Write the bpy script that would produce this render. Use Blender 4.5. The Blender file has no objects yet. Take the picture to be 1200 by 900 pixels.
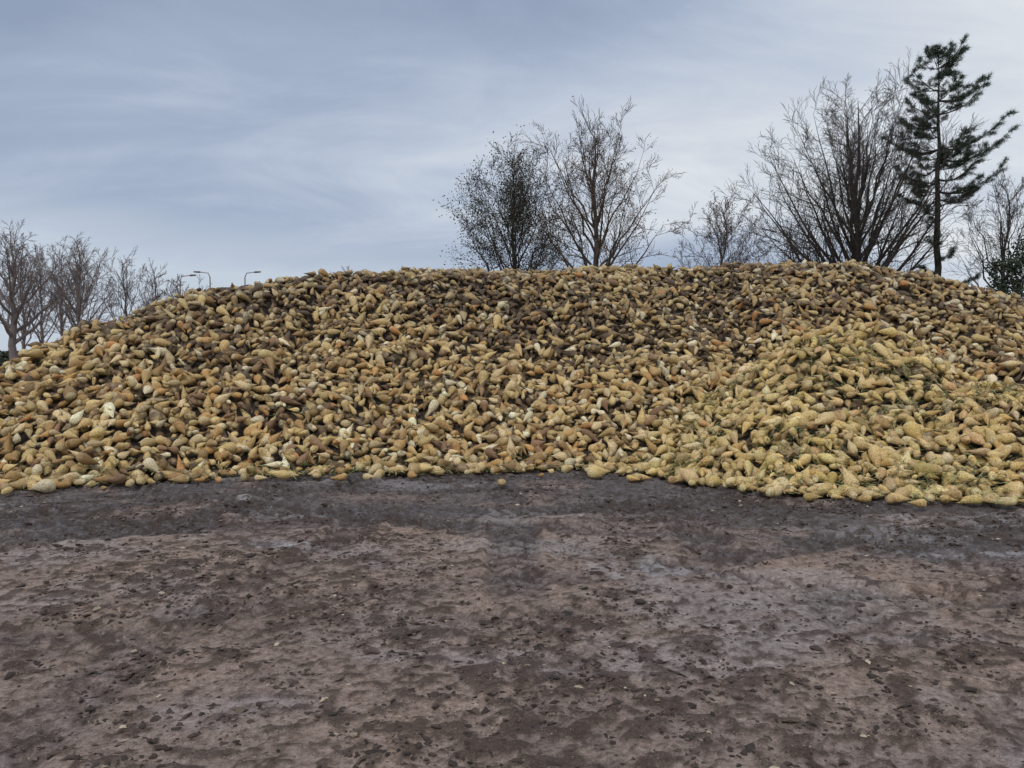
import bpy, math, random
import numpy as np
from mathutils import Vector
R = np.random.default_rng(7)
scene = bpy.context.scene

# ------------------------------------------------------------------ helpers
def _hash(ix, iy, seed):
    h = (ix.astype(np.int64)*374761393 + iy.astype(np.int64)*668265263 + seed*1442695041) & 0xffffffff
    h = ((h ^ (h >> 13))*1274126177) & 0xffffffff
    h = h ^ (h >> 16)
    return (h & 0xffff)/65535.0
def vnoise(x, y, seed=0):
    x = np.asarray(x, float); y = np.asarray(y, float)
    ix = np.floor(x); iy = np.floor(y); fx = x-ix; fy = y-iy
    fx = fx*fx*(3-2*fx); fy = fy*fy*(3-2*fy)
    a=_hash(ix,iy,seed); b=_hash(ix+1,iy,seed); c=_hash(ix,iy+1,seed); d=_hash(ix+1,iy+1,seed)
    return (a*(1-fx)+b*fx)*(1-fy)+(c*(1-fx)+d*fx)*fy
def fbm(x, y, seed=0, o=4):
    s=0; a=.5; t=0
    for i in range(o):
        s = s+a*vnoise(x*2**i+i*17.3, y*2**i-i*9.1, seed+i); t+=a; a*=.5
    return s/t
def sstep(a,b,x):
    t=np.clip((x-a)/(b-a),0,1); return t*t*(3-2*t)

class MB:
    def __init__(s): s.v=[]; s.f=[]; s.n=0; s.c=[]; s.m=[]
    def add(s, v, faces, mat=0, col=None):
        v=np.asarray(v,float).reshape(-1,3)
        for f in faces:
            f=np.asarray(f,np.int64); s.f.append(f+s.n); s.m.append(np.full(len(f),mat))
        s.v.append(v); s.n+=len(v)
        if col is not None: s.c.append(np.asarray(col,float).reshape(-1,4))
    def build(s, name, mats, smooth=True, parent=None, attr='Col'):
        me=bpy.data.meshes.new(name)
        V=np.concatenate(s.v); me.vertices.add(len(V)); me.vertices.foreach_set('co',V.astype(np.float32).ravel())
        loops=np.concatenate([f.ravel() for f in s.f])
        tot=np.concatenate([np.full(len(f),f.shape[1]) for f in s.f])
        start=np.concatenate([[0],np.cumsum(tot)[:-1]])
        me.loops.add(len(loops)); me.loops.foreach_set('vertex_index',loops.astype(np.int32))
        me.polygons.add(len(tot)); me.polygons.foreach_set('loop_start',start.astype(np.int32))
        for m in mats: me.materials.append(m)
        me.update(calc_edges=True)
        me.polygons.foreach_set('material_index',np.concatenate(s.m).astype(np.int32))
        me.polygons.foreach_set('use_smooth',np.full(len(tot),smooth))
        if s.c:
            a=me.attributes.new(attr,'FLOAT_COLOR','POINT')
            a.data.foreach_set('color',np.concatenate(s.c).astype(np.float32).ravel())
        me.update()
        ob=bpy.data.objects.new(name,me); scene.collection.objects.link(ob)
        if parent: ob.parent=parent
        return ob

def mat_new(name):
    m=bpy.data.materials.new(name); m.use_nodes=True
    nt=m.node_tree; b=nt.nodes['Principled BSDF']
    return m,nt,b
def N(nt,t,**kw):
    n=nt.nodes.new(t)
    for k,v in kw.items(): setattr(n,k,v)
    return n
def noise(nt,vec,scale,detail=6,rough=.6,dist=0):
    n=N(nt,'ShaderNodeTexNoise'); n.inputs['Scale'].default_value=scale; n.inputs['Detail'].default_value=detail
    n.inputs['Roughness'].default_value=rough; n.inputs['Distortion'].default_value=dist
    if vec is not None: nt.links.new(vec,n.inputs['Vector'])
    return n.outputs['Fac']
def ramp(nt,fac,stops):
    r=N(nt,'ShaderNodeValToRGB'); nt.links.new(fac,r.inputs[0])
    e=r.color_ramp.elements
    while len(e)<len(stops): e.new(.5)
    for i,(p,c) in enumerate(stops):
        e[i].position=p; e[i].color=(*c,1) if len(c)==3 else c
    return r.outputs[0]
def mix(nt,fac,a,b,mode='MIX'):
    n=N(nt,'ShaderNodeMix',data_type='RGBA',blend_type=mode)
    for sock,val in ((n.inputs[0],fac),(n.inputs[6],a),(n.inputs[7],b)):
        if isinstance(val,(int,float)): sock.default_value=val
        elif isinstance(val,tuple): sock.default_value=(*val,1)
        else: nt.links.new(val,sock)
    return n.outputs[2]
def math_(nt,op,a,b=None,clamp=False):
    n=N(nt,'ShaderNodeMath',operation=op); n.use_clamp=clamp
    for i,val in enumerate((a,b)):
        if val is None: continue
        if isinstance(val,(int,float)): n.inputs[i].default_value=val
        else: nt.links.new(val,n.inputs[i])
    return n.outputs[0]
def bump(nt,b,h,strength,dist,prev=None):
    n=N(nt,'ShaderNodeBump'); n.inputs['Strength'].default_value=strength; n.inputs['Distance'].default_value=dist
    nt.links.new(h,n.inputs['Height'])
    if prev is not None: nt.links.new(prev,n.inputs['Normal'])
    nt.links.new(n.outputs[0],b.inputs['Normal']); return n.outputs[0]

# ------------------------------------------------------------------ materials
def beet_mat():
    m,nt,b=mat_new('beet_skin')
    at=N(nt,'ShaderNodeAttribute',attribute_name='Col')
    tc=N(nt,'ShaderNodeTexCoord').outputs['Object']
    n1=noise(nt,tc,15,3,.7); n2=noise(nt,tc,60,3,.65); n3=noise(nt,tc,170,1,.6)
    d=math_(nt,'ADD',math_(nt,'MULTIPLY',n1,.7),math_(nt,'MULTIPLY',n2,.5))
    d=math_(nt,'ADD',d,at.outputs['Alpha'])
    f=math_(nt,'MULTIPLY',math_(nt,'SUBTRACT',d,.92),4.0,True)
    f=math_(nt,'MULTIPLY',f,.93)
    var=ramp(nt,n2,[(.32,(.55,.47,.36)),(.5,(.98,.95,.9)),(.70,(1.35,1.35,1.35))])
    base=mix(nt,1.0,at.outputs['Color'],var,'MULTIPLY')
    dirt_gap_shade=ramp(nt,n3,[(.3,(.032,.019,.012)),(.75,(.14,.088,.052))])  # soil brown, also the colour painted as shade on sunken beets
    c=mix(nt,f,base,dirt_gap_shade)
    nt.links.new(c,b.inputs['Base Color']); b.inputs['Roughness'].default_value=.5
    b.inputs['Specular IOR Level'].default_value=.4
    bump(nt,b,n2,.9,.022)
    return m
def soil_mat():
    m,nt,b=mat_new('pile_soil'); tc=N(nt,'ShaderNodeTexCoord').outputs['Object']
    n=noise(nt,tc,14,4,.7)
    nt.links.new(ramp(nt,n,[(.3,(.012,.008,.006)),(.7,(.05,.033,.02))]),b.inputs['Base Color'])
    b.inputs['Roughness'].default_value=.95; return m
def attr_mat(name,rough=.7,trans=0):
    m,nt,b=mat_new(name); at=N(nt,'ShaderNodeAttribute',attribute_name='Col')
    tc=N(nt,'ShaderNodeTexCoord').outputs['Object']
    n=noise(nt,tc,60,2,.6)
    c=mix(nt,1.0,at.outputs['Color'],ramp(nt,n,[(.3,(.7,.7,.7)),(.7,(1.15,1.15,1.15))]),'MULTIPLY')
    nt.links.new(c,b.inputs['Base Color']); b.inputs['Roughness'].default_value=rough
    return m
def bark_mat(name,c1,c2):
    m,nt,b=mat_new(name); tc=N(nt,'ShaderNodeTexCoord').outputs['Object']
    n=noise(nt,tc,5,3,.7)
    nt.links.new(ramp(nt,n,[(.3,c1),(.7,c2)]),b.inputs['Base Color']); b.inputs['Roughness'].default_value=.95
    b.inputs['Specular IOR Level'].default_value=.15
    return m
def ground_mat():
    m,nt,b=mat_new('muddy_yard')
    tc=N(nt,'ShaderNodeTexCoord').outputs['Object']
    at=N(nt,'ShaderNodeAttribute',attribute_name='Col')
    sep=N(nt,'ShaderNodeSeparateColor'); nt.links.new(at.outputs['Color'],sep.inputs[0])
    crust,wet,light=sep.outputs[0],sep.outputs[1],sep.outputs[2]
    big=noise(nt,tc,.55,3,.6,.4); mid=noise(nt,tc,3.5,6,.75,.3); fine=noise(nt,tc,24,5,.8); grit=noise(nt,tc,95,3,.85)
    base=ramp(nt,fine,[(.32,(.130,.092,.072)),(.5,(.305,.238,.200)),(.68,(.48,.395,.345))])
    tint=ramp(nt,mid,[(.30,(.68,.64,.62)),(.46,(.94,.92,.91)),(.68,(1.12,1.10,1.08))])
    c=mix(nt,1.0,base,tint,'MULTIPLY')
    bt=ramp(nt,big,[(.35,(.86,.85,.88)),(.65,(1.08,1.02,.95))])
    c=mix(nt,1.0,c,bt,'MULTIPLY')
    wc=ramp(nt,fine,[(.32,(.030,.024,.023)),(.5,(.085,.073,.073)),(.68,(.22,.198,.197))])
    c=mix(nt,math_(nt,'MULTIPLY',wet,.92),c,wc)
    lc=ramp(nt,fine,[(.3,(.24,.22,.215)),(.7,(.60,.57,.56))])
    c=mix(nt,math_(nt,'MULTIPLY',light,.85),c,lc)
    cc=ramp(nt,grit,[(.3,(.020,.012,.009)),(.7,(.095,.063,.047))])
    c=mix(nt,math_(nt,'MULTIPLY',crust,.82),c,cc)
    sp=ramp(nt,grit,[(.36,(1,1,1)),(.44,(0,0,0))])
    c=mix(nt,math_(nt,'MULTIPLY',sp,.65),c,(.035,.024,.018))
    sp2=ramp(nt,noise(nt,tc,75,2,.5),[(.66,(0,0,0)),(.71,(1,1,1))])
    c=mix(nt,math_(nt,'MULTIPLY',sp2,.5),c,(.50,.41,.30))
    nt.links.new(c,b.inputs['Base Color'])
    r=math_(nt,'SUBTRACT',.95,math_(nt,'MULTIPLY',wet,math_(nt,'MULTIPLY',mid,.85)))
    nt.links.new(r,b.inputs['Roughness'])
    b.inputs['Specular IOR Level'].default_value=.25
    p=bump(nt,b,fine,.75,.03)
    bump(nt,b,grit,.8,.011,p)
    return m

M_BEET=beet_mat(); M_SOIL=soil_mat(); M_LEAF=attr_mat('leaf'); M_CLOD=attr_mat('clod',.9)
M_GROUND=ground_mat()

# ------------------------------------------------------------------ pile height
bx=[-20,-14,-9,-6.6,-5.3,-3.5,-2.1,0,1.9,4,8,14,22]
by=[12.5,10.9,10.2,9.85,10.2,10.75,11.1,11.25,11.35,11.6,11.4,11.0,11.0]
tx=[-15,-12.4,-11.0,-9.9,-9.2,-8.5,-7.6,-6.4,-4.4,-2,0,3,7,8.5,9.8,11,12,13.2,16,22]
tz=[-.7,-.5,-.1,.35,.85,1.5,2.3,3.02,3.47,3.60,3.67,3.78,3.82,3.74,3.50,3.0,2.65,2.3,1.8,1.0]
def smin(a,b,k):
    h=np.clip(.5+.5*(b-a)/k,0,1); return b*(1-h)+a*h-k*h*(1-h)
def smax(a,b,k): return -smin(-a,-b,k)
def H2(x,y):
    yb=np.interp(x,bx,by)+ (vnoise(x*1.3,x*0+3,5)-.5)*.34+(vnoise(x*4.1,x*0+3,6)-.5)*.26
    top=np.interp(x,tx,tz)
    front=(y-yb)*.55+.05
    back=(34-y)*.5
    h=smin(smin(front,top,.5),back,.6)
    d1=np.sqrt(((x-5.6)*.97)**2+((y-12.8))**2)
    h1=2.42-.66*np.sqrt(d1**2+.16)
    d2=np.sqrt(((x-7.1)*.62)**2+((y-11.1)*1.0)**2)
    h2=1.42-.58*np.sqrt(d2**2+.1)
    d3=np.sqrt(((x-4.5)*.9)**2+((y-11.5))**2)
    h3=1.25-.52*np.sqrt(d3**2+.1)
    hh=smax(smax(h1,h2,.3),h3,.25)
    return h,hh
def H(x,y,detail=True):
    h,hh=H2(x,y); h=smax(h,hh,.1)
    amp=sstep(.0,.8,h)
    return h+amp*((fbm(x*.55,y*.55,11,3)-.5)*.32+(fbm(x*2.2,y*2.2,15,2)-.5)*.24)
def fresh(x,y):
    h,hh=H2(x,y); return sstep(-.45,.35,hh-h+(fbm(x*1.3,y*1.3,19,3)-.5)*.9)

# ------------------------------------------------------------------ beets
def beet_template(ts,rs,k,seed):
    g=np.random.default_rng(seed); V=[]
    bend=g.normal(0,.14,2); fl=g.uniform(.8,1.0); V.append([-.5,0,0])
    lob=g.uniform(0,6.28); fat=g.uniform(-.08,.12)
    for t,r in zip(ts,rs):
        r=r+fat*t*(1-t)*1.2
        for j in range(k):
            a=2*math.pi*j/k
            rr=r*(1+.11*math.cos(2*a+lob)+g.normal(0,.07))
            V.append([t-.5,math.cos(a)*rr+bend[0]*(t**2*2),(math.sin(a)*rr*fl)+bend[1]*(t**2*2)])
    V.append([.5,bend[0]*2,bend[1]*2])
    V=np.array(V); n=len(ts); q=[]; tr=[]
    for j in range(k):
        tr.append([0,1+(j+1)%k,1+j]); L=1+(n-1)*k
        tr.append([len(V)-1,L+j,L+(j+1)%k])
        for i in range(n-1):
            a=1+i*k; q.append([a+j,a+(j+1)%k,a+k+(j+1)%k,a+k+j])
    tt=np.concatenate([[0],np.repeat(ts,k),[1]])
    return V,np.array(q),np.array(tr),tt
hi=([.015,.06,.15,.28,.44,.62,.80,.94],[.22,.35,.47,.50,.42,.27,.13,.055],9)
lo=([.03,.2,.46,.78],[.30,.50,.40,.14],6)
HI=[beet_template(np.array(hi[0]),hi[1],hi[2],s) for s in range(12)]
LO=[beet_template(np.array(lo[0]),lo[1],lo[2],s+40) for s in range(8)]

def grid(x0,x1,y0,y1,s):
    X,Y=np.meshgrid(np.arange(x0,x1,s),np.arange(y0,y1,s))
    X=X.ravel()+R.uniform(-.5,.5,X.size)*s; Y=Y.ravel()+R.uniform(-.5,.5,Y.size)*s
    return X,Y
def place_beets(mb,x,y,T,strays=False):
    h=H(x,y)
    if not strays:
        keep=h>.03; x,y,h=x[keep],y[keep],h[keep]
    else: h=np.zeros_like(x)
    n=len(x); e=.12
    nx=-(H(x+e,y)-H(x-e,y))/(2*e); ny=-(H(x,y+e)-H(x,y-e))/(2*e)
    if strays: nx=nx*0; ny=ny*0
    nrm=np.stack([nx,ny,np.ones(n)],1); nrm/=np.linalg.norm(nrm,axis=1)[:,None]
    a=R.uniform(0,2*np.pi,n)
    t1=np.cross(nrm,[0,1.,0.1]); t1/=np.linalg.norm(t1,axis=1)[:,None]; t2=np.cross(nrm,t1)
    ax=np.cos(a)[:,None]*t1+np.sin(a)[:,None]*t2+nrm*(R.normal(0,.0 if strays else .38,n))[:,None]
    ax/=np.linalg.norm(ax,axis=1)[:,None]
    rf=R.normal(0,1,(n,3)); u=np.cross(ax,rf); u/=np.linalg.norm(u,axis=1)[:,None]; w=np.cross(ax,u)
    fr=fresh(x,y)
    size=np.clip(R.lognormal(-.16,.25,n),.45,1.4)
    L=.256*size*R.uniform(.8,1.25,n); W=.122*size*R.uniform(.85,1.18,n)
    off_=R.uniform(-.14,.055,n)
    P=np.stack([x,y,h],1)+nrm*off_[:,None]
    low=W*.46
    P[:,2]=np.maximum(P[:,2],low)
    near_edge=h<.12
    ax[near_edge,2]*=.15; 
    ax/=np.linalg.norm(ax,axis=1)[:,None]
    u=np.cross(ax,rf); u/=np.linalg.norm(u,axis=1)[:,None]; w=np.cross(ax,u)
    pal=np.array([[.54,.38,.165],[.64,.50,.28],[.48,.29,.11],[.60,.45,.20],[.36,.23,.10],[.80,.70,.48],[.27,.16,.085],[.52,.26,.09]])
    pr=np.array([.25,.18,.12,.18,.1,.08,.07,.02]); ci=R.choice(8,n,p=pr)
    col=pal[ci]*R.uniform(.75,1.28,n)[:,None]
    fcol=np.array([.82,.61,.255])*R.uniform(.65,1.15,n)[:,None]+R.normal(0,.03,(n,3))
    col=col*(1-fr[:,None]*.55)+fcol*fr[:,None]*.55
    patch=fbm(x*.45,y*.6,31,4)
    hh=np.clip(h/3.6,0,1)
    dirt_gap_shade=.27+.20*hh+(patch-.5)*.6-.11*fr+R.normal(0,.16,n)-.10*sstep(.9,.1,h)*(1-fr*.5)-(off_+.02)*3.2*(h>.15)-.03  # soil amount, plus painted gap shade: deeper-set beets get darker
    dirt_gap_shade=np.clip(dirt_gap_shade,0,.8)
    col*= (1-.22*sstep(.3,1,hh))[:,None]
    col=np.clip(col,.02,.9)
    var=R.integers(0,len(T),n)
    for k,(V,q,tr,tt) in enumerate(T):
        s=np.where(var==k)[0]
        if not len(s): continue
        m=len(V)
        W_=(V[None,:,0:1]*(L[s])[:,None,None])*ax[s][:,None,:]+(V[None,:,1:2]*(W[s])[:,None,None])*u[s][:,None,:]+(V[None,:,2:3]*W[s][:,None,None])*w[s][:,None,:]
        W_=W_+P[s][:,None,:]
        W_[:,:,2]=np.maximum(W_[:,:,2],.0)
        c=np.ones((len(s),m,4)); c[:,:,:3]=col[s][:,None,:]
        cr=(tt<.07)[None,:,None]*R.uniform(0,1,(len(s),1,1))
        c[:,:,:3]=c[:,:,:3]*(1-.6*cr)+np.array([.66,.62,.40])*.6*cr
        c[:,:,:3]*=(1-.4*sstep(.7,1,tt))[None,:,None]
        c[:,:,3]=dirt_gap_shade[s][:,None]+.10*(tt>.8)[None,:]-.1*(tt<.07)[None,:]
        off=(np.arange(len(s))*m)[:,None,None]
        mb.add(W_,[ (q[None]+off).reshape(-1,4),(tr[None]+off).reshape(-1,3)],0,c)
mb=MB()
x,y=grid(-14,15,8.0,14.2,.096); place_beets(mb,x,y,HI)
x,y=grid(-15,18,14.2,20.5,.102); place_beets(mb,x,y,LO)
x,y=grid(-15,20,20.5,34,.20); place_beets(mb,x,y,LO)
sx=[];sy=[]
for i in range(250):
    xx=R.uniform(-9,9)
    ys=np.arange(8,12.5,.03); hv=H(np.full_like(ys,xx),ys); toe=ys[np.argmax(hv>.03)]
    sx.append(xx); sy.append(toe-abs(R.normal(0,.17 if i<225 else .4))-(.1 if i>=225 else 0))
sx+=[1.62,1.78,1.2,2.15,-5.9,-1.35,-3.9,.4]; sy+=[10.25,10.34,10.6,10.1,9.5,10.5,10.2,10.6]
place_beets(mb,np.array(sx),np.array(sy),HI,True)
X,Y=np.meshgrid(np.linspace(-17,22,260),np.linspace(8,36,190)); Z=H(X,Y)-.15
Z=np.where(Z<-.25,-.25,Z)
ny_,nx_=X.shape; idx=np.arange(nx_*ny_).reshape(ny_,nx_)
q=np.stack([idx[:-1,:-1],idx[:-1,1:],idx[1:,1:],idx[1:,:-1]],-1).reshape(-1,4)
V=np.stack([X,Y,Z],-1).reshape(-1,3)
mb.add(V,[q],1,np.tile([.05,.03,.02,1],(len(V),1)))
mb.build('sugar_beet_pile',[M_BEET,M_SOIL])

# ------------------------------------------------------------------ leaf scraps on the pile
mb=MB()
def strips(x,y,z,n,lmin,lmax,wid,cols,lift=.04):
    a=R.uniform(0,6.28,n); d=np.stack([np.cos(a),np.sin(a),R.normal(0.0,.35,n)],1); d/=np.linalg.norm(d,axis=1)[:,None]
    s=np.cross(d,[0,0,1.])+R.normal(0,.35,(n,3)); s/=np.linalg.norm(s,axis=1)[:,None]
    L=R.uniform(lmin,lmax,n); W=R.uniform(.4,1,n)*wid
    P=np.stack([x,y,z+R.uniform(0,lift,n)],1)
    rows=[]; prof=[.5,1,.8,.1]; curl=R.normal(0,.25,n)
    for i,t in enumerate([0,.33,.66,1]):
        c=P+d*(t*L)[:,None]; c[:,2]+=L*(.5*t-.75*t*t)*.8+0; c+=s*(curl*L*t*t)[:,None]
        rows.append(c-s*(W*prof[i]*.5)[:,None]); rows.append(c+s*(W*prof[i]*.5)[:,None])
    V=np.stack(rows,1); V[:,:,2]=np.maximum(V[:,:,2],.012)
    off=(np.arange(n)*8)[:,None,None]
    q=np.array([[0,1,3,2],[2,3,5,4],[4,5,7,6]])
    c=np.ones((n,8,4)); cc=np.array(cols)[R.integers(0,len(cols),n)]*R.uniform(.7,1.2,n)[:,None]
    c[:,:,:3]=cc[:,None,:]
    mb.add(V,[(q[None]+off).reshape(-1,4)],0,c)
G=[[.13,.17,.05],[.20,.22,.07],[.32,.32,.12],[.44,.39,.18],[.26,.20,.09],[.10,.12,.04]]
cx=[];cy=[]
while len(cx)<9500:
    xx=R.uniform(1.6,10,4000); yy=R.uniform(8.4,15.5,4000)
    k=(R.uniform(0,1,4000)<fresh(xx,yy)*(.15+sstep(.42,.62,fbm(xx*1.1,yy*1.1,77,3))*1.2))&(H(xx,yy)>.05)
    cx+=list(xx[k]); cy+=list(yy[k])
cx=np.array(cx[:9500]); cy=np.array(cy[:9500])
strips(cx,cy,H(cx,cy)+.02,9500,.06,.19,.017,G)
xx=R.uniform(-12,12,10000); yy=R.uniform(9,19,10000); k=(H(xx,yy)>.05)&(fbm(xx*.8,yy*.8,90,3)>.45)
strips(xx[k],yy[k],H(xx[k],yy[k])+.02,k.sum(),.05,.15,.015,G[2:]+G[:1])
xs=R.uniform(-9,9,3400); ys=np.arange(8,12.6,.04)
hv=H(xs[:,None]+0*ys[None],ys[None]+0*xs[:,None]); toe=ys[np.argmax(hv>.03,axis=1)]
yy=toe+R.normal(-.03,.17,len(xs))
strips(xs,yy,np.maximum(H(xs,yy),.01),len(xs),.04,.15,.016,G,.08)
mb.build('beet_leaf_scraps',[M_LEAF])

# ------------------------------------------------------------------ ground
def nonuni(lo,hi,s,far):
    c=list(np.arange(lo,hi+1e-6,s)); st=s; v=hi
    out=[]
    while v<far: st*=1.35; v+=st; out.append(v)
    st=s; v=lo; neg=[]
    while v>-far: st*=1.35; v-=st; neg.append(v)
    return np.array(neg[::-1]+c+out)
gx=nonuni(-8.5,8.5,.022,1500); gy=nonuni(2.6,12.2,.022,1500)
X,Y=np.meshgrid(gx,gy)
near=sstep(14,9,np.abs(X))*sstep(16,12.5,Y)*sstep(-2,1.5,Y)
def track(X,Y,x0,y0,ang,w,seed):
    c,s=math.cos(ang),math.sin(ang); u=(X-x0)*c+(Y-y0)*s; v=-(X-x0)*s+(Y-y0)*c
    v=v+(fbm(u*.25,u*0,seed,2)-.5)*.7
    m=sstep(w/2,w/2-.08,np.abs(v))
    lug=np.sin((u+np.abs(v)*.9)*2*np.pi/.21)
    msk=sstep(.36,.52,fbm(X*.8,Y*.8,seed+3,3))
    rim=np.exp(-((np.abs(v)-w/2-.03)/.045)**2)
    return m,lug,msk,rim
Z=(fbm(X*.5,Y*.5,3,3)-.5)*.06+(fbm(X*3.2,Y*4.2,21,5)-.5)*.030
toeY=np.interp(X,bx,by); toeY=np.where(X>2,np.interp(X,[2,2.7,4,5.2,7,9],[11.2,9.9,9.3,8.6,8.9,9.6]),toeY)
dist=toeY-Y
wn=fbm(X*.5,Y*1.3,61,4)
wet=sstep(4.2,1.6,dist+(wn-.5)*4.2)*(.35+.65*sstep(.36,.54,fbm(X*1.2,Y*1.0,64,4)))*.9
tread=np.zeros_like(X); rims=np.zeros_like(X)
for (x0,y0,an,w,sd) in [(0,8.3,.04,.6,1),(0,9.6,-.03,.6,2),(-4,7.2,.25,.55,3),(3,7.3,-.08,.55,4),(0,10.4,.02,.5,5),(-3,9,1.0,.5,6),(2,6.0,-.5,.5,8),(-2,5.2,.35,.5,9),(1.5,9,1.75,.5,12),(-1.2,9,1.4,.5,13),(5,7,1.3,.5,15),(4.3,5.4,.12,.55,16),(-5,8,.7,.55,17),(-3.6,8,1.05,.5,18),(3.1,8,1.95,.5,19),(-.2,9,1.66,.5,22)]:
    m,l,k,rim=track(X,Y,x0,y0,an,w,sd*10)
    fade=.5+.5*sstep(4.5,7.0,Y)
    kk=(.45+.55*k)*fade
    Z+=m*k*fade*np.clip(l*1.6,-1,1)*.018-m*.024*kk+rim*.022*kk
    tread=np.maximum(tread,m*k*fade*(l<-.1)); rims=np.maximum(rims,rim*k*fade*sstep(.35,.6,fbm(X*2,Y*2,sd+90,3)))
    wet=np.clip(wet+m*.62*kk*sstep(.30,.50,fbm(X,Y,sd+200,3)),0,1)
for (x0,ln,w) in [(-.55,2.0,.6),(1.3,1.7,.55),(-3.2,2.0,.5),(-5.2,1.6,.45),(-1.9,1.2,.4),(.3,1.0,.4)]:
    xc=x0*(Y/10.5); k=sstep(w,.0,np.abs(X-xc+(fbm(X*2,Y*2,71,2)-.5)*.7))*sstep(ln+.7,ln-.8,dist+(fbm(X*4,Y*4,72,3)-.5)*1.2)
    wet=np.clip(wet+.9*k,0,1)
wet2=np.clip(wet,0,1)
cn=fbm(X*3.0,Y*3.4,33,6); cl=fbm(X*.7,Y*.7,37,3); c9=fbm(X*9,Y*10,43,4)
crust=sstep(.61,.67,cn*.62+cl*.25+c9*.18)
crust2=sstep(.60,.645,c9*.8+cl*.22)
crust3=sstep(.61,.66,fbm(X*17,Y*19,143,3)*.85+cl*.16)
crust=np.clip(crust*.7*sstep(.40,.58,c9)+crust2*.9+crust3*.9+tread*.75+rims*.5*sstep(.4,.6,c9),0,1)
Z+=crust*.014*(.5+.9*vnoise(X*30,Y*30,5))+ (vnoise(X*16,Y*16,6)-.5)*.008
def blob(cx,cy,rx,ry): return sstep(1,.1,np.sqrt(((X-cx)/rx)**2+((Y-cy)/ry)**2)+(fbm(X*6,Y*6,57,4)-.5)*2.2)
light=np.clip(.35*sstep(.58,.72,fbm(X*.8+3,Y*1.6,53,4))+1.1*blob(-2.15,6.9,.55,.24)+.7*blob(1.25,6.15,.7,.32)+.6*blob(4.3,6.6,1.3,.16)+.8*blob(-3.1,9.1,.5,.14)+.2*blob(-.9,4.9,.6,.5)+.5*blob(2.6,4.6,.7,.12),0,1)
Z*=near; crust*=near
Z=Z-.022
idx=np.arange(X.size).reshape(X.shape)
q=np.stack([idx[:-1,:-1],idx[:-1,1:],idx[1:,1:],idx[1:,:-1]],-1).reshape(-1,4)
mb=MB(); V=np.stack([X,Y,Z],-1).reshape(-1,3)
C=np.stack([crust,wet2,light*near,np.ones_like(X)],-1).reshape(-1,4)
mb.add(V,[q],0,C); mb.build('ground',[M_GROUND])

# mud clods
mb=MB()
o=np.array([[1,0,0],[-1,0,0],[0,1,0],[0,-1,0],[0,0,1],[0,0,-1]],float)
ft=[(0,2,4),(2,1,4),(1,3,4),(3,0,4),(2,0,5),(1,2,5),(3,1,5),(0,3,5)]
vs=list(o); mid={}
def mp(a,b):
    k=(min(a,b),max(a,b))
    if k not in mid:
        v=vs[a]+vs[b]; mid[k]=len(vs); vs.append(v/np.linalg.norm(v))
    return mid[k]
tr=[]
for a,b,c in ft:
    ab,bc,ca=mp(a,b),mp(b,c),mp(c,a); tr+=[(a,ab,ca),(ab,b,bc),(ca,bc,c),(ab,bc,ca)]
ico=np.array(vs); tr=np.array(tr)
n=80000; x=R.uniform(-8,8,n); y=2.7+9*R.uniform(0,1,n)**1.25
k=(np.abs(x)<y*.75+.6)
cl=fbm(x*.7,y*.7,37,3)*.4+fbm(x*3,y*3.4,33,4)*.6
k&=(R.uniform(0,1,n)<.13+1.0*sstep(.47,.62,cl))&(H(x,y)<.02)
x,y=x[k],y[k]; n=len(x)
s=np.clip(R.lognormal(math.log(.0062),.5,n),.003,.022)
V=ico[None]*(1+R.normal(0,.38,(n,18,1)))
V=V*(s[:,None]*np.stack([R.uniform(.8,2.4,n),R.uniform(.7,1.5,n),R.uniform(.35,.8,n)],1))[:,None,:]
a=R.uniform(0,6.28,n); ca,sa=np.cos(a)[:,None],np.sin(a)[:,None]
V=np.stack([V[:,:,0]*ca-V[:,:,1]*sa,V[:,:,0]*sa+V[:,:,1]*ca,V[:,:,2]],-1)
ix=np.clip(np.searchsorted(gx,x),0,len(gx)-1); iy=np.clip(np.searchsorted(gy,y),0,len(gy)-1)
V+=np.stack([x,y,Z[iy,ix]+s*.15],1)[:,None,:]
cb=np.array([[.05,.034,.026],[.085,.058,.044],[.035,.025,.02],[.16,.115,.09],[.42,.34,.24]])[R.choice(5,n,p=[.34,.3,.2,.135,.025])]*R.uniform(.7,1.2,n)[:,None]
c=np.ones((n,18,4)); c[:,:,:3]=cb[:,None,:]
mb.add(V,[(tr[None]+(np.arange(n)*18)[:,None,None]).reshape(-1,3)],0,c)
mb.build('mud_clods',[M_CLOD],False)

# ------------------------------------------------------------------ trees
UP=np.array([0,0,1.])
def nrm(v): return v/ (np.linalg.norm(v)+1e-9)
def tube(mb,P,Rd,k,mat=0):
    P=np.asarray(P); Rd=np.asarray(Rd); T=np.gradient(P,axis=0); T/=np.linalg.norm(T,axis=1)[:,None]+1e-9
    ref=np.array([1,.1,0]) if abs(T[:,2].mean())>.75 else UP
    A=np.cross(T,ref); A/=np.linalg.norm(A,axis=1)[:,None]+1e-9; B=np.cross(T,A)
    an=np.arange(k)*2*np.pi/k
    V=P[:,None]+Rd[:,None,None]*(np.cos(an)[None,:,None]*A[:,None]+np.sin(an)[None,:,None]*B[:,None])
    n=len(P); i=np.arange(n-1)[:,None]*k; j=np.arange(k)[None]; j2=(j+1)%k
    q=np.stack([i+j,i+k+j,i+k+j2,i+j2],-1).reshape(-1,4)
    mb.add(V,[q],mat)
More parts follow.
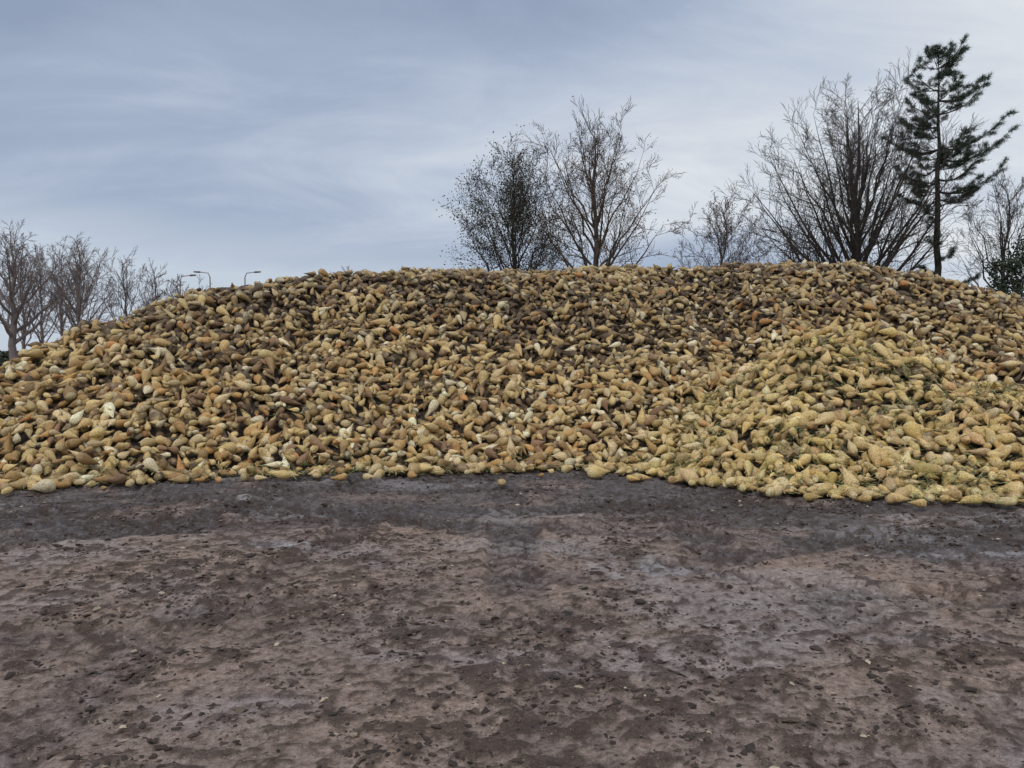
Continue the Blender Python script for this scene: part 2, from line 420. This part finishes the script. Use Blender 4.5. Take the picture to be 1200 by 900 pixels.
def grow(mb,p,d,L,r,lvl,g,up,rmin,tips,dens=1.):
    n=3 if lvl>0 else 2
    pts=[p]; dd=d
    for i in range(n):
        dd=nrm(dd+g.normal(0,.09,3)+UP*up); pts.append(pts[-1]+dd*L/n)
    pts=np.array(pts); rad=np.maximum(np.linspace(r,r*.35,n+1),rmin)
    tube(mb,pts,rad,4 if lvl>1 else 3)
    if lvl<=1: tips.append(pts[-1]); tips.append(pts[-2])
    if lvl==0: return
    m=max(2,int(round((3.2+lvl*1.0)*dens)))
    for t in np.linspace(.22,.98,m)+g.uniform(-.06,.06,m):
        t=min(max(t,.1),1.); f=t*n; i=min(int(f),n-1); q=pts[i]+(pts[i+1]-pts[i])*(f-i)
        tg=nrm(pts[i+1]-pts[i]); per=nrm(np.cross(tg,g.normal(0,1,3)))
        an=math.radians(g.uniform(26,46)); nd=nrm(tg*math.cos(an)+per*math.sin(an)+UP*.06)
        grow(mb,q,nd,L*g.uniform(.4,.68)*(1.15-.45*t),max(r*(1-.6*t)*.55,rmin),lvl-1,g,up,rmin,tips,dens)
def bare_tree(name,X,Y,ht,fork,crx,crz,seed,mat,nl=18,lvl=3,rb=.2,leaf=None,rmin=.008,e0=-12,multi=False,dens=1.,lean=0,mbx=None,limbr=.40,ftop=.62):
    g=np.random.default_rng(seed); mb=mbx or MB(); tips=[]
    base=np.array([X,Y,-.1]); cz=ht-crz
    n=9; tp=[base+np.array([lean*(i/n)**2+g.normal(0,.10)*(i>0),g.normal(0,.10)*(i>0),(ht*.97)*i/n]) for i in range(n+1)]
    tp=np.array(tp); rad=np.maximum(rb*(1-np.linspace(0,1,n+1))**.8,rmin*1.5); rad[0]*=1.4
    tube(mb,tp,rad,8)
    for j in range(nl):
        t=(j+.5)/nl
        el=math.radians(e0+(83-e0)*t**.9)*g.uniform(.85,1.1)
        az=j*2.399+g.uniform(-.4,.4)
        rr=g.uniform(.74,1.0)
        tgt=np.array([X+lean*.6,Y,cz])+rr*np.array([math.cos(az)*math.cos(el)*crx,math.sin(az)*math.cos(el)*crx,math.sin(el)*crz])
        zz=fork+(ht*ftop-fork)*(t**1.1 if not multi else t**1.6*.62)
        f=zz/(ht*.97)*n; i=min(int(f),n-1); p0=tp[i]+(tp[i+1]-tp[i])*(f-i)
        if tgt[2]<p0[2]+.5: tgt[2]=p0[2]+.5+g.uniform(0,.5)
        D=tgt-p0; hor=np.array([D[0],D[1],0])
        c1=p0+hor*g.uniform(.45,.58)+UP*D[2]*.40
        s=np.linspace(0,1,8)[:,None]; P=(1-s)**2*p0+2*s*(1-s)*c1+s*s*tgt
        P[1:-1]+=g.normal(0,.06,(6,3))
        L=np.linalg.norm(D); r0=max(rb*limbr*(1-.6*t),rmin*2)*(1.25 if multi else 1)
        rd=np.maximum(r0*(1-np.linspace(0,1,8))**.8,rmin); tube(mb,P,rd,5)
        m=int((4+L*.85)*dens)
        for u in np.linspace(.22,1,m):
            f=u*7; i=min(int(f),6); q=P[i]+(P[i+1]-P[i])*(f-i); tg=nrm(P[i+1]-P[i])
            per=nrm(np.cross(tg,g.normal(0,1,3))); an=math.radians(g.uniform(26,50))
            nd=nrm(tg*math.cos(an)+per*math.sin(an)+UP*.05)
            grow(mb,q,nd,(L*.27*(1.15-.6*u)+.3)*g.uniform(.7,1.15),max(r0*(1-.85*u)*.45,rmin),lvl-1,g,.025,rmin,tips,dens)
    for i in range(8):
        z=.62+.38*i/8; f=z*n; k=min(int(f),n-1); q=tp[k]+(tp[k+1]-tp[k])*(f-k)
        nd=nrm(UP+g.normal(0,.6,3)*np.array([1,1,.2])); grow(mb,q,nd,ht*.12,rmin*3,lvl-1,g,.03,rmin,tips,dens)
    if mbx is not None: return
    ob=mb.build(name,[mat])
    if leaf:
        cnt,size,cols,fn,spr=leaf
        T=np.array(tips); w=fn(T,g); w=w/w.sum(); s=g.choice(len(T),cnt,p=w)
        P=T[s]+g.normal(0,spr,(cnt,3)); a=g.normal(0,1,(cnt,3)); a/=np.linalg.norm(a,axis=1)[:,None]
        b=np.cross(a,g.normal(0,1,(cnt,3))); b/=np.linalg.norm(b,axis=1)[:,None]
        sz=size*g.uniform(.6,1.3,cnt)[:,None]
        V=np.stack([P-a*sz,P+b*sz*.55,P+a*sz,P-b*sz*.55],1)
        c=np.ones((cnt,4,4)); c[:,:,:3]=(np.array(cols)[g.integers(0,len(cols),cnt)]*g.uniform(.6,1.3,cnt)[:,None])[:,None]
        m2=MB(); m2.add(V,[np.arange(cnt*4).reshape(-1,4)],0,c); m2.build('leaves',[M_LEAF],False,ob)
    return ob
B_DARK=bark_mat('bark_dark',(.035,.030,.027),(.09,.078,.067))
B_BRN=bark_mat('bark_brown',(.06,.047,.040),(.13,.105,.086))
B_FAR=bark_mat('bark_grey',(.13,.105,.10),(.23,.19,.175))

def low_left(T,g): 
    z=T[:,2]; return np.clip(1.8-(z-6.5)/4.0,.2,2)*np.clip(1.1-(T[:,0]-.3)*.12,.3,2)
bare_tree('alder_tree',.1,42,12.7,3.5,3.2,4.4,5,B_DARK,nl=28,rb=.18,dens=.95,leaf=(13000,.055,[[.03,.04,.02],[.05,.06,.03],[.08,.08,.04]],low_left,.28),e0=-12,ftop=.72)
bare_tree('bare_tree',4.2,40,13.9,4.0,4.1,4.8,11,B_BRN,nl=26,rb=.24,dens=.95,rmin=.008,leaf=(2400,.05,[[.22,.10,.05],[.14,.07,.04],[.28,.16,.08]],lambda T,g:np.clip(1.6-(T[:,2]-6)/5,.2,2),.12),e0=-14,ftop=.75)
bare_tree('birch_tree',12.5,46,10.9,3,2.8,3.4,21,B_BRN,nl=17,rb=.13,dens=.95,rmin=.009,leaf=(1500,.05,[[.2,.10,.06],[.14,.08,.05]],lambda T,g:np.ones(len(T)),.1),e0=-10,ftop=.75)
bare_tree('bare_tree',20.3,46,17.2,3.8,6.4,6.4,31,B_DARK,nl=42,rb=.30,multi=True,dens=1.0,rmin=.009,e0=-16,ftop=.9,limbr=.42)
bare_tree('bare_tree',27.2,43,11.6,3,3.0,4.0,47,B_DARK,nl=17,rb=.18,dens=.9,e0=-10,ftop=.75)
bare_tree('bare_tree',15.8,44,9.4,3,2.8,3.0,52,B_DARK,nl=12,rb=.12,dens=.85)
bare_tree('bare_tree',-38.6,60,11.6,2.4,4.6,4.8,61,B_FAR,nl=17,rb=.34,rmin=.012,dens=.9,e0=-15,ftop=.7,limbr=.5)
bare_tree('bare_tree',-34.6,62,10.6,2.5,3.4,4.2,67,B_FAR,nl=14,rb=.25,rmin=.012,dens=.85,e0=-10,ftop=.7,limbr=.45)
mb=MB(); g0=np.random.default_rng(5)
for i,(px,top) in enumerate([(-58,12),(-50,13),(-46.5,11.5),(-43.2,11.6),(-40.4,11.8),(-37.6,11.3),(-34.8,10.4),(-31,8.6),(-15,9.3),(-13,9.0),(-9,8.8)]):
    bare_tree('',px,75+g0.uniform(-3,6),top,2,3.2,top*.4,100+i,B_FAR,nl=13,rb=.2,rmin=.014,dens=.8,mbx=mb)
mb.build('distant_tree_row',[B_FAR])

# pine
def pine(X,Y,ht):
    g=np.random.default_rng(14); mb=MB(); base=np.array([X,Y,-.1]); n=14
    tp=np.array([base+np.array([g.normal(0,.04)+.25*math.sin(i/n*3),g.normal(0,.04),ht*i/n]) for i in range(n+1)])
    tube(mb,tp,np.maximum(.26*(1-np.linspace(0,1,n+1))**.75,.02),8)
    tuft=[]; z=6.0
    while z<ht-.3:
        f=z/ht*n; i=min(int(f),n-1); p0=tp[i]+(tp[i+1]-tp[i])*(f-i)
        prof=np.interp(z,[6,8,9.5,11,13,14.5,16,17.5,18.6,19.3],[1.8,2.0,2.3,2.8,3.5,2.8,2.5,1.7,1.0,.4])
        nb=g.integers(3,6)
        for b in range(nb):
            if z<10.5 and g.random()<.55: continue
            az=g.uniform(0,6.28); L=prof*g.uniform(.4,1.1)*(1+.22*math.cos(az))
            hd=np.array([math.cos(az),math.sin(az),0]); el=np.interp(z,[6,13,17,19],[-.12,.05,.3,.8])
            s=np.linspace(0,1,6)
            P=p0+hd*(s*L)[:,None]+UP*((s*el*L+ .26*L*(s**2.4)-.12*L*np.sin(s*3.14))[:,None])+g.normal(0,.03,(6,3))
            tube(mb,P,np.maximum(np.linspace(.045*L/3+.015,.012,6),.012),5)
            for u in np.linspace(.32,1,int(4+L*3.2)):
                f2=u*5; k=min(int(f2),4); q=P[k]+(P[k+1]-P[k])*(f2-k)
                side=nrm(np.cross(hd,UP))*g.choice([-1,1]); nd=nrm(hd*.7+side*g.uniform(.2,1.1)+UP*g.uniform(.0,.5))
                l2=g.uniform(.25,.7)*(1.25-.6*u)*min(1,L/1.5+.3); e=q+nd*l2
                tube(mb,[q,(q+e)/2+UP*-.02,e],[.012,.01,.008],3)
                for w in (.4,.7,1.): tuft.append((q+(e-q)*w,nd))
            tuft.append((P[-1],hd))
        z+=g.uniform(.42,.80)
    tuft.append((tp[-1],UP)); tuft.append((tp[-1]-UP*.25,UP))
    ob=mb.build('pine_tree',[B_DARK])
    m2=MB(); P=np.array([t[0] for t in tuft]); D=np.array([t[1] for t in tuft]); K=34
    P=np.repeat(P,K,0); D=np.repeat(D,K,0); n=len(P)
    d=D*.55+UP*.25+g.normal(0,.55,(n,3)); d/=np.linalg.norm(d,axis=1)[:,None]
    s=np.cross(d,g.normal(0,1,(n,3))); s/=np.linalg.norm(s,axis=1)[:,None]
    L=g.uniform(.12,.28,n)[:,None]; P=P+g.normal(0,.05,(n,3))
    V=np.stack([P-s*.010,P+s*.010,P+d*L],1)
    c=np.ones((n,3,4)); c[:,:,:3]=(np.array([[.03,.052,.03],[.045,.075,.04],[.06,.095,.05]])[g.integers(0,3,n)])[:,None]
    m2.add(V,[np.arange(n*3).reshape(-1,3)],0,c); m2.build('needles',[M_LEAF],False,ob)
pine(24.6,45.5,19.3)

def shrub(name,c,rad,n,size,cols,seed):
    g=np.random.default_rng(seed); mb=MB(); c=np.array(c,float); rad=np.array(rad,float)
    for i in range(14):
        d=nrm(g.normal(0,1,3)+UP*.8); b=c*[1,1,0]; e=c+d*rad*.8
        tube(mb,[b,(b+e)/2+g.normal(0,.1,3),e],[.05,.03,.012],4)
    ob=mb.build(name,[B_DARK])
    d=g.normal(0,1,(n,3)); d/=np.linalg.norm(d,axis=1)[:,None]
    lump=1+.28*np.sin(d[:,0]*6+1)*np.cos(d[:,1]*5)+.2*np.sin(d[:,2]*9+d[:,0]*4)
    P=c+d*rad*(lump*g.uniform(.45,1,n)**.4)[:,None]; P[:,2]=np.maximum(P[:,2],.05)
    a=g.normal(0,1,(n,3)); a/=np.linalg.norm(a,axis=1)[:,None]; b=np.cross(a,g.normal(0,1,(n,3))); b/=np.linalg.norm(b,axis=1)[:,None]
    s=size*g.uniform(.6,1.4,n)[:,None]
    V=np.stack([P-a*s,P+b*s*.5,P+a*s,P-b*s*.5],1); cc=np.ones((n,4,4)); cc[:,:,:3]=np.array(cols)[g.integers(0,len(cols),n)][:,None]
    m2=MB(); m2.add(V,[np.arange(n*4).reshape(-1,4)],0,cc); m2.build('foliage',[M_LEAF],False,ob)
shrub('evergreen_shrub',(27.0,41,4.9),(1.7,1.3,2.5),11000,.08,[[.02,.035,.018],[.035,.055,.025],[.05,.07,.03]],4)
g=np.random.default_rng(8); n=30000
P=np.stack([g.uniform(-75,10,n),70+g.normal(0,.7,n),np.abs(g.uniform(0,1,n))**.8],1)
P[:,2]*=1.3+1.3*fbm(P[:,0]*.3,P[:,0]*0,9,4)
a=g.normal(0,1,(n,3)); a/=np.linalg.norm(a,axis=1)[:,None]; b=np.cross(a,g.normal(0,1,(n,3))); b/=np.linalg.norm(b,axis=1)[:,None]
s=.16*g.uniform(.6,1.4,n)[:,None]; V=np.stack([P-a*s,P+b*s*.6,P+a*s,P-b*s*.6],1)
cc=np.ones((n,4,4)); cc[:,:,:3]=np.array([[.05,.075,.04],[.09,.10,.06],[.10,.085,.06]])[g.integers(0,3,n)][:,None]
mb=MB(); mb.add(V,[np.arange(n*4).reshape(-1,4)],0,cc); mb.build('hedge',[M_LEAF],False)
for X0,Y0,zt,dr in [(-29.9,70,8.8,1),(-27.2,70,9.1,-1),(-24.4,71,9.2,1)]:
    mb=MB(); tube(mb,[[X0,Y0,-.1],[X0,Y0,.9],[X0,Y0,1.],[X0,Y0,zt-.5],[X0+.15*dr,Y0,zt-.1],[X0+.9*dr,Y0,zt]],[.11,.11,.07,.05,.04,.035],8)
    tube(mb,[[X0+.8*dr,Y0,zt-.02],[X0+.95*dr,Y0,zt],[X0+1.4*dr,Y0,zt+.02],[X0+1.5*dr,Y0,zt+.02]],[.03,.09,.07,.02],8)
    mb.build('street_lamp',[B_FAR])

# ------------------------------------------------------------------ sky
w=bpy.data.worlds.new('World'); scene.world=w; w.use_nodes=True; nt=w.node_tree; nt.nodes.clear()
out=N(nt,'ShaderNodeOutputWorld'); bg1=N(nt,'ShaderNodeBackground'); bg2=N(nt,'ShaderNodeBackground'); ms=N(nt,'ShaderNodeMixShader')
sky=N(nt,'ShaderNodeTexSky',sky_type='NISHITA'); sky.sun_disc=False; sky.sun_elevation=math.radians(48); sky.sun_rotation=math.radians(215)
nt.links.new(sky.outputs[0],bg1.inputs[0]); bg1.inputs[1].default_value=.09
tc=N(nt,'ShaderNodeTexCoord').outputs['Generated']; sp=N(nt,'ShaderNodeSeparateXYZ'); nt.links.new(tc,sp.inputs[0])
sx_,sy_,sz_=sp.outputs
zc=math_(nt,'MAXIMUM',sz_,0.0); den=math_(nt,'ADD',zc,.30)
cb=N(nt,'ShaderNodeCombineXYZ'); nt.links.new(math_(nt,'DIVIDE',sx_,den),cb.inputs[0]); nt.links.new(math_(nt,'DIVIDE',sy_,den),cb.inputs[1])
mp_=N(nt,'ShaderNodeMapping'); nt.links.new(cb.outputs[0],mp_.inputs[0]); mp_.inputs['Scale'].default_value=(.6,1.0,1); mp_.inputs['Rotation'].default_value=(0,0,math.radians(-38)); mp_.inputs['Location'].default_value=(2.3,.7,0)
n1=noise(nt,mp_.outputs[0],1.0,4,.5,.7); n2=noise(nt,mp_.outputs[0],2.8,7,.62,.7)
v=math_(nt,'ADD',math_(nt,'MULTIPLY',n1,.85),math_(nt,'MULTIPLY',n2,.36))
v=math_(nt,'ADD',v,math_(nt,'MULTIPLY',sx_,.30))
v=math_(nt,'SUBTRACT',v,.075)
col=ramp(nt,v,[(.32,(.30,.37,.50)),(.45,(.385,.46,.60)),(.57,(.53,.595,.71)),(.74,(.79,.82,.85))])
hz=math_(nt,'ADD',sz_,math_(nt,'MULTIPLY',math_(nt,'SUBTRACT',n2,.5),.10))
hz=math_(nt,'ADD',hz,math_(nt,'MULTIPLY',math_(nt,'ADD',sx_,.25),.10))
hf=ramp(nt,hz,[(.09,(1,1,1)),(.15,(0,0,0))])
col=mix(nt,math_(nt,'MULTIPLY',hf,.65),col,(.70,.77,.85))
n_=N(nt,'ShaderNodeMix',data_type='RGBA',blend_type='MULTIPLY'); n_.inputs[0].default_value=1; nt.links.new(col,n_.inputs[6]); 
mr=N(nt,'ShaderNodeMapRange'); mr.inputs[1].default_value=.45; mr.inputs[2].default_value=.9; mr.inputs[3].default_value=1; mr.inputs[4].default_value=1.6; nt.links.new(sz_,mr.inputs[0])
cc=N(nt,'ShaderNodeCombineColor'); [nt.links.new(mr.outputs[0],cc.inputs[i]) for i in range(3)]
nt.links.new(cc.outputs[0],n_.inputs[7])
nt.links.new(n_.outputs[2],bg2.inputs[0]); bg2.inputs[1].default_value=1.0
ms.inputs[0].default_value=.92; nt.links.new(bg1.outputs[0],ms.inputs[1]); nt.links.new(bg2.outputs[0],ms.inputs[2]); nt.links.new(ms.outputs[0],out.inputs[0])

sd=bpy.data.lights.new('sun','SUN'); sd.energy=1.5; sd.angle=math.radians(11); sd.color=(1,.94,.85)
so=bpy.data.objects.new('sun',sd); scene.collection.objects.link(so)
el,az=math.radians(48),math.radians(215)
dirv=Vector((math.sin(az)*math.cos(el),math.cos(az)*math.cos(el),math.sin(el)))
so.rotation_euler=dirv.to_track_quat('Z','Y').to_euler()

cam=bpy.data.cameras.new('camera'); co=bpy.data.objects.new('camera',cam); scene.collection.objects.link(co)
co.location=(0,0,1.7); co.rotation_euler=(math.radians(90-2.2),0,0); cam.sensor_width=36; cam.lens=27.2; cam.clip_end=5000
scene.camera=co
scene.view_settings.view_transform='Standard'; scene.view_settings.look='None'; scene.view_settings.exposure=0
print('VERTS',sum(len(o.data.vertices) for o in scene.objects if o.type=='MESH'))
